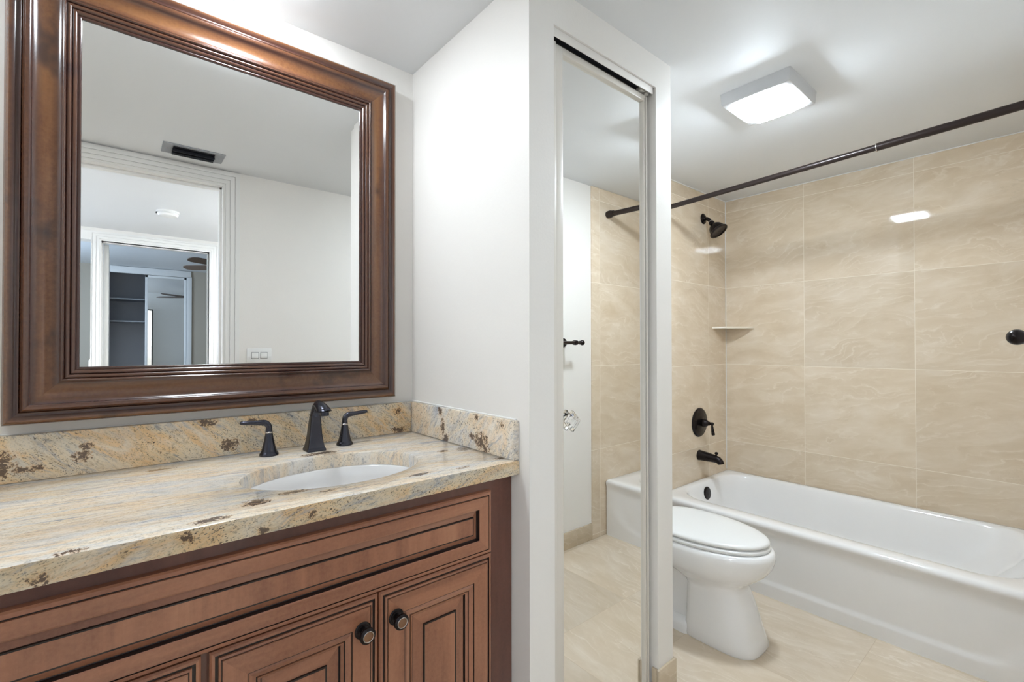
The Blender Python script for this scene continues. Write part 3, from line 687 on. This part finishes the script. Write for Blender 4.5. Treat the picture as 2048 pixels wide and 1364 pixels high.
# ---------------------------------------------------------------- widespread faucet
fx, fy = 0.432, 1.388
o = fau = thing('faucet', 'dark bronze faucet with arched spout and two bell shaped lever handles behind the sink', 'faucet', (fx, fy, ZT))
m = MB()
def sq(c, hx, hy, z, r): return rrect(c[0], c[1], hx, hy, r, z, 5, 3)
m.loops([sq((fx, fy), .0255, .0255, ZT, .004), sq((fx, fy), .0255, .0255, ZT+.005, .004), sq((fx, fy), .0235, .0235, ZT+.009, .004), sq((fx, fy), .0225, .0225, ZT+.011, .004), sq((fx, fy), .0205, .0205, ZT+.022, .004), sq((fx, fy-.001), .0174, .0174, ZT+.045, .005), sq((fx, fy-.003), .0152, .0150, ZT+.075, .006), sq((fx, fy-.007), .0136, .0132, ZT+.100, .007)], cap0=True)
# neck bends forward into a hood that opens downward
neck = [(0.000, .100, .0137), (-.004, .112, .0128), (-.012, .123, .0122), (-.023, .130, .0118), (-.032, .1325, .0116)]
m.tube([(fx, fy-.007+a, ZT+b) for a, b, c in neck], [c for a, b, c in neck], 20, sec=0.8)
sp_ = m.build('spout', M['bronze_faucet'], o, smooth=50)
m = MB(); lps = []
for k in range(10):
    t = k/9
    U = Vector((0, -.031-.071*t, .1445-.0215*t+.006*math.sin(math.pi*t))); Lo = Vector((0, -.031-.037*t, .1195-.0050*t))
    c = (U+Lo)/2; hv = (U-Lo)/2; rx = .0124+.0066*t
    lps.append([Vector((fx, fy, ZT))+c+Vector((rx*math.cos(2*math.pi*q/32), 0, 0))+hv*math.sin(2*math.pi*q/32) for q in range(32)])
cen = Vector((fx, fy-.0850, ZT+.1185))
lps.append([cen+(p-cen)*0.86 for p in lps[-1]])
lps.append([cen+(p-cen)*0.80+Vector((0, .001, .006)) for p in lps[-2]])
m.loops(lps, cap0=True, cap1=True)
m.build('spout_tip', M['bronze_faucet'], sp_, smooth=50)
MB().lathe((fx, fy-.0845, ZT+.117), (0, -0.12, -1), [(0, 0.0115), (0.009, 0.0115), (0.0105, 0.0100), (0.009, 0.008), (0.009, 0.0)], 24).build('aerator', M['bronze_faucet'], sp_)
MB().lathe((fx, fy+0.020, ZT+0.008), (0, 0, 1), [(0, 0.003), (0.075, 0.003), (0.076, 0.0055), (0.084, 0.006), (0.087, 0.003)], 14).build('lift_rod', M['bronze_faucet'], o)
def handle(x, y, sgn):
    o = MB().lathe((x, y, ZT), (0, 0, 1), [(0, 0.0235), (0.003, 0.024), (0.007, 0.0225), (0.009, 0.0205), (0.014, 0.0185), (0.03, 0.0145), (0.045, 0.0115), (0.058, 0.0095), (0.061, 0.0090)], 36).build('handle', M['bronze_faucet'], fau)
    MB().lathe((x, y, ZT+0.0605), (0, 0, 1), [(0, 0.0092), (0.001, 0.0100), (0.0028, 0.0100), (0.0038, 0.0088)], 28).build('collar', M['nickel'], o)
    pts = [Vector((x, y, ZT+0.063)), Vector((x, y, ZT+0.072))]
    pts += arc((x+sgn*0.016, y, ZT+0.074), 0.016, 180, 98, 7, ((sgn, 0, 0), (0, 0, 1)))
    pts += [Vector((x+sgn*d, y, ZT+z)) for d, z in ((0.024, .0905), (0.036, .0915), (0.05, .0925), (0.062, .0935), (0.068, .094), (0.070, .0942))]
    rad = [0.0088, 0.0082]+[0.0080]*8+[(0.0078, 0.0070), (0.0075, 0.0062), (0.0075, 0.0058), (0.0072, 0.0054), (0.006, 0.0044), (0.003, 0.002)]
    MB().tube(pts, rad, 16).build('lever', M['bronze_faucet'], o, smooth=60)
handle(0.318, 1.405, -1)
handle(0.526, 1.408, 1)

# ---------------------------------------------------------------- framed wall mirror
MX0, MX1, MZ0, MZ1, FW = -0.1886, 0.7226, 0.9953, 2.0532, 0.1228
mir = thing('wall_mirror', 'large mirror in a glossy brown wood frame above the countertop', 'mirror', ((MX0+MX1)/2, YA, MZ0))
prof = [(0.0, 0.002), (0.0, 0.030), (0.004, 0.036), (0.008, 0.0395), (0.013, 0.0385), (0.0175, 0.0335), (0.022, 0.0335), (0.0255, 0.0350), (0.027, 0.0325), (0.0285, 0.0385), (0.033, 0.043), (0.038, 0.0425), (0.042, 0.0375), (0.0435, 0.0355),
        (0.052, 0.0315), (0.062, 0.0290), (0.072, 0.0285), (0.082, 0.0300), (0.0885, 0.0335), (0.0915, 0.0375), (0.0945, 0.0385), (0.0965, 0.0365), (0.0975, 0.0325), (0.0995, 0.0345), (0.1025, 0.0345), (0.1055, 0.0320), (0.107, 0.0280), (0.109, 0.0305), (0.112, 0.0305), (0.115, 0.0275), (0.1165, 0.0245), (0.1185, 0.0255), (0.121, 0.0250), (FW, 0.0225), (FW, 0.010), (0.0, 0.002)]
def rail(side):
    m = MB(); lo, hi = [], []
    for i, h in prof:
        y = YA-h
        if side == 'top': lo.append(Vector((MX0+i, y, MZ1-i))); hi.append(Vector((MX1-i, y, MZ1-i)))
        if side == 'bottom': lo.append(Vector((MX0+i, y, MZ0+i))); hi.append(Vector((MX1-i, y, MZ0+i)))
        if side == 'l': lo.append(Vector((MX0+i, y, MZ0+i))); hi.append(Vector((MX0+i, y, MZ1-i)))
        if side == 'r': lo.append(Vector((MX1-i, y, MZ0+i))); hi.append(Vector((MX1-i, y, MZ1-i)))
    m.loops([lo, hi], closed=False)
    o = m.build('frame_rail', M['frame_h'] if side in ('top', 'bottom') else M['frame_v'], mir, smooth=50)
    at = o.data.attributes.new('burnish', 'FLOAT', 'POINT'); w0 = ORG[mir.name]
    burn = [(0.0, 0.1), (0.009, 0.15), (0.014, 0.9), (0.024, 1.0), (0.029, 0.5), (0.036, 0.45), (0.043, 1.0), (0.052, 0.45), (0.062, 0.05), (0.072, 0.0), (0.082, 0.35), (0.089, 0.9), (0.094, 0.6), (0.098, 1.0), (0.102, 0.5), (0.107, 1.0), (0.112, 0.6), (0.117, 1.0), (0.13, 0.9)]
    for v in o.data.vertices:
        q = v.co+w0
        ins = max(0.0, min(q.x-MX0, MX1-q.x, q.z-MZ0, MZ1-q.z))
        for (a0, b0), (a1, b1) in zip(burn, burn[1:]):
            if a0 <= ins <= a1: at.data[v.index].value = b0+(b1-b0)*(ins-a0)/(a1-a0)
    return o
for s_ in ('top', 'bottom', 'l', 'r'): rail(s_)
# bevelled glass
m = MB(); gy = YA-0.020; bx = 0.022
G = lambda i, y: [Vector((MX0+FW-0.004+i, y, MZ0+FW-0.004+i)), Vector((MX1-FW+0.004-i, y, MZ0+FW-0.004+i)), Vector((MX1-FW+0.004-i, y, MZ1-FW+0.004-i)), Vector((MX0+FW-0.004+i, y, MZ1-FW+0.004-i))]
m.loops([G(0, gy+0.006), G(0, gy+0.00025), G(bx, gy)], cap0=True, cap1=True)
m.build('mirror_glass', M['mirror'], mir, smooth=0)

# ---------------------------------------------------------------- mirrored closet door in its opening
YM = 0.920
dr = struct(thing('door_1', 'narrow mirrored closet door in a pale metal frame between two white piers', 'door', (1.134, YM, 0.0)))
a, b, z0, z1 = OX0+0.006, 1.361, 0.010, 2.002
ml, mr, mt = 0.952, 1.340, 1.986
m = MB()
m.box(a, a+0.020, YM-0.016, YM+0.014, z0, z1, 0.002); m.box(a+0.020, ml, YM-0.010, YM+0.014, z0, z1, 0.002)
m.box(mr, mr+0.008, YM-0.008, YM+0.014, z0, z1, 0.002); m.box(mr+0.0105, b, YM-0.010, YM+0.014, z0, z1, 0.003)
m.box(ml-0.001, mr+0.001, YM-0.010, YM+0.014, mt-0.004, z1, 0.002); m.box(ml-0.001, mr+0.001, YM-0.010, YM+0.014, z0, z0+0.024, 0.002)
m.build('frame', M['doorframe'], dr, smooth=30)
MB().box(ml-0.004, mr+0.004, YM, YM+0.005, z0+0.02, mt, 0.0).build('mirror_panel', M['mirror'], dr, smooth=0)
# dark rubber seal beside the far stile
MB().box(mr+0.0075, mr+0.011, YM-0.006, YM+0.010, z0+0.004, z1-0.004).build('seal', M['dark'], dr, smooth=0)
# overhead track and pivot
m = MB(); m.box(OX0+0.001, OX1-0.001, YD+0.044, YD+0.048, OZ-0.022, OZ-0.0003, 0.001); m.box(OX0+0.001, OX1-0.001, YD+0.009, YD+0.044, OZ-0.004, OZ-0.0003)
tr = m.build('track', M['track'], dr, smooth=30)
MB().box(OX0+0.001, OX1-0.008, YD+0.006, YD+0.009, OZ-0.024, OZ-0.0003, 0.0008).build('track_fascia', M['wall'], dr, smooth=30)
m = MB(); m.box(1.318, 1.340, YD+0.018, YD+0.040, OZ-0.020, OZ-0.006, 0.003); m.box(1.346, 1.364, YD+0.020, YD+0.038, OZ-0.0225, OZ-0.010, 0.002); m.lathe((1.350, YD+0.029, OZ-0.034), (0, 0, 1), [(0, 0.004), (0.022, 0.004)], 14)
m.build('pivot_bracket', M['doorframe'], dr, smooth=30)
MB().box(OX0+0.002, OX1-0.002, YD+0.0095, YD+0.0435, OZ-0.0055, OZ-0.0045).build('track_groove', M['dark'], dr, smooth=0)
# clear diamond pull
kx, kz = 0.985, 0.953
m = MB(); s_ = 0.030
def dia(r, y): return [Vector((kx+r*c, y, kz+r*d)) for c, d in ((1, 0), (0, 1), (-1, 0), (0, -1))]
m.loops([dia(0.020, YM-0.001), dia(0.022, YM-0.003), dia(s_, YM-0.008), dia(s_, YM-0.016), dia(0.023, YM-0.022)], cap0=True, cap1=True)
m.build('pull', M['acrylic'], dr, smooth=0)
# inside of the closet stays dark: back is wall_back

# ---------------------------------------------------------------- bathtub
TXa, TXb, TYa, TYb, TZ = 2.312, XB-0.010, YW+0.010, YA-0.010, 0.340
o = thing('bathtub', 'white built-in bathtub along the tiled wall', 'bathtub', ((TXa+TXb)/2, (TYa+TYb)/2, 0.0))
cx, cy, hx, hy = (TXa+TXb)/2, (TYa+TYb)/2, (TXb-TXa)/2, (TYb-TYa)/2
MSn, NCn = 44, 9
def outer(z, inset=0.0, r=0.012):
    lp = rrect(cx, cy, hx-inset, hy-inset, r, z, NCn, MSn)
    out = []
    for p in lp:
        q = p.copy()
        t = max(0.0, min(1.0, (cx-p.x)/hx*4-3))           # apron side only
        e = min(p.y-TYa, TYb-p.y)
        zc_ = 0.058+0.13*max(0.0, 1-(e-0.06)/0.22)**2.5    # panel edge curves up at the ends
        s1 = smoothstep(zc_, zc_+0.014, z)*smoothstep(0.06, 0.09, e)
        s2 = smoothstep(TZ-0.055, TZ-0.02, z)
        q.x += t*(0.007*s1*(1-s2)+0.006*(1-s2))
        out.append(q)
    return out
L = [outer(z) for z in (0.0, 0.02, 0.04, 0.05, 0.06, 0.07, 0.08, 0.09, 0.10, 0.115, 0.13, 0.15, 0.17, 0.19, 0.22, 0.25, 0.27, 0.285, 0.30, 0.313, 0.322)]
L += [outer(TZ-0.009, 0.003), outer(TZ-0.003, 0.009), outer(TZ, 0.018, 0.02)]
def inner(ix0, ix1, iy0, iy1, r, z): return rrect((TXa+ix0+TXb-ix1)/2, (TYa+iy0+TYb-iy1)/2, (TXb-ix1-TXa-ix0)/2, (TYb-iy1-TYa-iy0)/2, r, z, NCn, MSn)
L += [inner(.075, .046, .10, .050, .17, TZ+0.001), inner(.085, .053, .112, .056, .17, TZ-0.003), inner(.092, .060, .124, .062, .17, TZ-0.014), inner(.099, .067, .14, .067, .17, TZ-0.04), inner(.108, .078, .18, .078, .16, TZ-0.10), inner(.120, .090, .25, .094, .15, TZ-0.18), inner(.140, .110, .32, .120, .14, TZ-0.25), inner(.175, .145, .38, .16, .12, TZ-0.285), inner(.26, .24, .50, .26, .08, TZ-0.295)]
m = MB(); m.loops(L, cap0=True, cap1=True)
m.build('tub', M['enamel'], o, smooth=50)
oy = TYb-0.0675
MB().lathe((2.732, oy, 0.274), (0, -1, 0.12), [(0, 0.038), (0.008, 0.038), (0.011, 0.034), (0.012, 0.030), (0.0135, 0.0)], 36).build('overflow_plate', M['bronze'], o)
MB().lathe((2.75, 1.17, 0.0445), (0, 0, 1), [(0, 0.034), (0.002, 0.034), (0.004, 0.028), (0.005, 0.0)], 28).build('drain', M['bronze'], o)

# ---------------------------------------------------------------- tub fittings on the faucet wall
YT = YA-0.009
# tub spout
px, pz = 2.775, 0.485
o = thing('tub_spout', 'dark bronze tub spout below the shower valve', 'tub spout', (px, YT, pz))
m = MB()
path = [(0, 0, .032), (.004, 0, .032), (.012, 0, .0305), (.05, -.002, .028), (.085, -.004, .0245), (.108, -.006, .0225), (.122, -.010, .0215), (.132, -.018, .020), (.137, -.028, .0185), (.138, -.032, .018)]
m.tube([(px, YT-a, pz+b) for a, b, c in path], [c for a, b, c in path], 28)
m.build('body', M['bronze'], o, smooth=60)
MB().lathe((px, YT-0.108, pz+0.010), (0, -0.12, 1), [(0, 0.005), (0.012, 0.005), (0.013, 0.009), (0.018, 0.0105), (0.024, 0.009), (0.027, 0.004)], 20).build('diverter_knob', M['bronze'], o)
# shower valve
vx, vz = 2.775, 0.688
o = thing('shower_valve', 'round dark bronze shower valve plate with lever on the tile', 'shower valve', (vx, YT, vz))
MB().lathe((vx, YT, vz), (0, -1, 0), [(0, 0.088), (0.004, 0.090), (0.009, 0.086), (0.012, 0.076), (0.0125, 0.066), (0.015, 0.060), (0.0155, 0.044), (0.019, 0.030), (0.021, 0.024)], 56).build('escutcheon', M['bronze'], o)
MB().lathe((vx, YT-0.018, vz), (0, -1, 0), [(0, 0.020), (0.008, 0.024), (0.016, 0.026), (0.03, 0.023), (0.038, 0.016), (0.043, 0.012), (0.05, 0.012), (0.053, 0.008), (0.06, 0.009), (0.067, 0.011), (0.074, 0.008), (0.077, 0.0)], 32).build('hub', M['bronze'], o)
lv = MB().lathe((vx, YT-0.082, vz+0.004), (0.10, -0.08, -1), [(0, 0.005), (0.012, 0.0055), (0.03, 0.0075), (0.055, 0.0095), (0.068, 0.0105), (0.074, 0.009), (0.076, 0.0)], 20).build('lever', M['bronze'], o)
# shower arm and head
hxp, hzp = 2.838, 1.966
o = thing('showerhead', 'dark bronze bell shaped shower head high on the tile', 'showerhead', (hxp, YT, hzp))
MB().lathe((hxp, YT, hzp), (0, -1, 0), [(0, 0.033), (0.003, 0.034), (0.008, 0.029), (0.012, 0.016), (0.016, 0.013)], 32).build('flange', M['bronze'], o)
arm = [(0.0, 0.0), (0.014, 0.0), (0.026, -0.003), (0.037, -0.011), (0.046, -0.023), (0.051, -0.031)]
MB().tube([(hxp, YT-a, hzp+b) for a, b in arm], 0.0105, 18).build('arm', M['bronze'], o, smooth=60)
hd = Vector((0.0, -0.60, -0.80)).normalized(); hp = Vector((hxp, YT-0.049, hzp-0.028))
MB().lathe(hp-hd*0.004, hd, [(0, 0.0112), (0.003, 0.0118), (0.004, 0.0112)], 24).build('ring', M['nickel'], o)
MB().lathe(hp, hd, [(0, 0.012), (0.004, 0.0160), (0.017, 0.0170), (0.021, 0.014), (0.026, 0.0180), (0.032, 0.0270), (0.044, 0.0380), (0.062, 0.0455), (0.076, 0.0485), (0.081, 0.055), (0.086, 0.0575), (0.090, 0.055), (0.090, 0.046)], 40, cap=False).build('bell', M['bronze'], o)
MB().lathe(hp, hd, [(0.082, 0.0), (0.085, 0.034), (0.086, 0.0475)], 40, cap=False).build('spray_face', M['rod'], o)
# curved corner shelf
zs = 1.286; R_ = 0.185
m = MB(); c = Vector((XB-0.009, YT, 0)); ptsb = [c]+[c+Vector((-R_*math.cos(t), -R_*math.sin(t), 0))*(1-0.13*math.sin(2*t)) for t in [math.pi/2*i/16 for i in range(17)]]
m.loops([[p+zz*(zs-0.011) for p in ptsb], [p+zz*(zs-0.004) for p in ptsb], [c+(p-c)*0.985+zz*zs for p in ptsb]], cap0=True, cap1=True)
tag(m.build('corner_shelf', M['shelf'], smooth=40, origin=(c.x-0.06, c.y-0.06, zs-0.011)), 'small curved beige stone shelf in the tiled corner above the tub', 'shelf')
# shower curtain rod
o = thing('curtain_rod', 'long dark bronze curtain rod spanning above the tub', 'curtain rod', (2.345, 0.74, 1.965))
def rodp(y): return Vector((2.345, y, 1.983-(y+0.02)*0.034))
MB().tube([rodp(0.50), rodp(YT-0.004)], 0.0130, 20).build('inner_tube', M['rod'], o, smooth=60)
MB().tube([rodp(YW+0.012), rodp(0.50)], 0.0155, 20).build('outer_tube', M['rod'], o, smooth=60)
MB().tube([rodp(0.502), rodp(0.4985)], 0.0162, 20).build('collar', M['nickel'], o, smooth=60)
for y, s_ in ((YT, -1), (YW+0.009, 1)):
    p = rodp(y)
    MB().lathe((p.x, y, p.z), (0, s_, 0), [(0, 0.021), (0.012, 0.023), (0.03, 0.0225), (0.036, 0.019), (0.05, 0.0185), (0.052, 0.013)], 24).build('end_cap', M['rod'], o)
# towel bar on the doorway wall
o = thing('towel_bar', 'dark bronze towel bar with ball ends on the doorway wall', 'towel bar', (1.67, YW, 1.18))
tb0, tb1, ty, tz = 1.335, 2.005, 0.068, 1.182
MB().tube([(tb0+0.02, ty, tz), (tb1-0.02, ty, tz)], 0.0085, 18).build('bar', M['rod'], o, smooth=60)
for x, s_ in ((tb0, 1), (tb1, -1)):
    MB().lathe((x-s_*0.016, ty, tz), (s_, 0, 0), [(0, 0.0), (0.002, 0.0065), (0.006, 0.0115), (0.012, 0.0150), (0.018, 0.0152), (0.025, 0.0125), (0.030, 0.009), (0.034, 0.0105), (0.037, 0.0105), (0.040, 0.0085)], 28).build('finial', M['bronze'], o)
for x in (tb0+0.055, tb1-0.055):
    MB().lathe((x, YW, tz), (0, 1, 0), [(0, 0.026), (0.004, 0.027), (0.010, 0.024), (0.014, 0.015), (0.020, 0.010), (0.075, 0.009), (0.085, 0.013), (0.098, 0.014), (0.110, 0.012), (0.113, 0.0)], 28).build('post', M['bronze'], o)

# ---------------------------------------------------------------- toilet
tx = 1.878
o = thing('toilet', 'white elongated toilet with closed lid beside the bathtub', 'toilet', (tx, 1.05, 0.0))
def egg(hw, yf, yb, z, n=56, e=2.0, split=0.42, eb=2.6):
    """level egg loop: pointed toward the front (low y), squarer at the back"""
    ym = yf+(yb-yf)*(1-split) if False else yb-(yb-yf)*split
    out = []
    for i in range(n):
        t = 2*math.pi*i/n; c, s_ = math.cos(t), math.sin(t)
        ex = e if s_ < 0 else eb
        x = math.copysign(abs(c)**(2/ex), c)*hw
        y = math.copysign(abs(s_)**(2/ex), s_)
        out.append(Vector((tx+x, ym+y*((ym-yf) if s_ < 0 else (yb-ym)), z)))
    return out
m = MB()
# pedestal rises into the bowl; widest at the rim
m.loops([egg(.112, .760, 1.03, 0.0, e=3.4, eb=6), egg(.116, .756, 1.03, .010, e=3.4, eb=6), egg(.113, .766, 1.03, .04, e=3.3, eb=6), egg(.107, .784, 1.028, .10, e=3.1, eb=6), egg(.104, .805, 1.026, .16, e=2.9, eb=6), egg(.104, .822, 1.026, .205, e=2.7, eb=5), egg(.110, .826, 1.04, .228, e=2.5, eb=4), egg(.124, .808, 1.11, .246, e=2.3), egg(.146, .778, 1.15, .266, e=2.2), egg(.164, .750, 1.19, .29, e=2.15), egg(.175, .731, 1.22, .318, e=2.1), egg(.180, .722, 1.235, .345, e=2.1), egg(.180, .721, 1.24, .362, e=2.1), egg(.176, .725, 1.238, .376, e=2.1), egg(.170, .732, 1.235, .382, e=2.1)], cap0=True, cap1=True)
bowl = m.build('bowl', M['porcelain'], o, smooth=60)
# rear of the pedestal with the recessed trapway
m = MB()
def rr(hw, y0, y1, z, r): return rrect(tx, (y0+y1)/2, hw, (y1-y0)/2, r, z, 6, 4)
m.loops([rr(.116, 1.00, 1.47, 0.0, .03), rr(.116, 1.00, 1.47, .030, .03), rr(.110, 1.00, 1.465, .042, .03), rr(.078, 1.00, 1.46, .052, .03), rr(.070, 1.00, 1.46, .12, .03), rr(.072, 1.00, 1.46, .20, .03), rr(.10, 1.06, 1.47, .25, .03), rr(.125, 1.10, 1.48, .29, .04), rr(.14, 1.15, 1.488, .34, .04), rr(.14, 1.16, 1.488, .378, .04)], cap0=True, cap1=True)
m.build('trapway', M['porcelain'], o, smooth=50)
m = MB()
m.loops([egg(.170, .742, 1.235, .384, e=2.05), egg(.1735, .738, 1.237, .388, e=2.05), egg(.1735, .738, 1.237, .394, e=2.05), egg(.170, .742, 1.235, .3985, e=2.05)], cap0=True, cap1=True)
m.build('seat', M['plastic'], o, smooth=60)
m = MB()
m.loops([egg(.166, .746, 1.235, .403, e=2.0), egg(.1695, .741, 1.237, .406, e=2.0), egg(.1700, .740, 1.237, .411, e=2.0), egg(.1675, .744, 1.234, .4165, e=2.0), egg(.158, .756, 1.225, .4200, e=2.0), egg(.12, .80, 1.19, .4235, e=2.0), egg(.06, .89, 1.12, .425, e=2.0)], cap0=True, cap1=True)
lid = m.build('lid', M['plastic'], o, smooth=60)
for s_ in (-1, 1):
    MB().box(tx+s_*0.07-0.018, tx+s_*0.07+0.018, 1.232, 1.275, .3795, .414, .004).build('hinge', M['plastic'], o)
    MB().box(tx+s_*0.085-0.010, tx+s_*0.085+0.010, 0.7985, 0.8205, .3980, .4035, .002).build('bumper', M['plastic'], o)
m = MB()
def tk(hw, y0, y1, z, r=.03): return rrect(tx, (y0+y1)/2, hw, (y1-y0)/2, r, z, 6, 6)
m.loops([tk(.19, 1.30, 1.49, .379), tk(.20, 1.293, 1.492, .40), tk(.215, 1.288, 1.493, .60), tk(.22, 1.286, 1.494, .71)], cap0=True, cap1=True)
m.build('tank', M['porcelain'], o, smooth=50)
m = MB(); m.loops([tk(.222, 1.282, 1.494, .711), tk(.230, 1.276, 1.494, .716), tk(.230, 1.276, 1.494, .738), tk(.222, 1.284, 1.490, .746)], cap0=True, cap1=True)
m.build('tank_lid', M['porcelain'], o, smooth=50)
m = MB(); m.lathe((tx-0.15, 1.288, .66), (0, -1, 0), [(0, .014), (.008, .013), (.012, .008)], 18); m.tube([(tx-0.15, 1.276, .66), (tx-0.11, 1.272, .655), (tx-0.075, 1.272, .648)], [.006, .006, .007], 12)
m.build('flush_lever', M['nickel'], o, smooth=60)
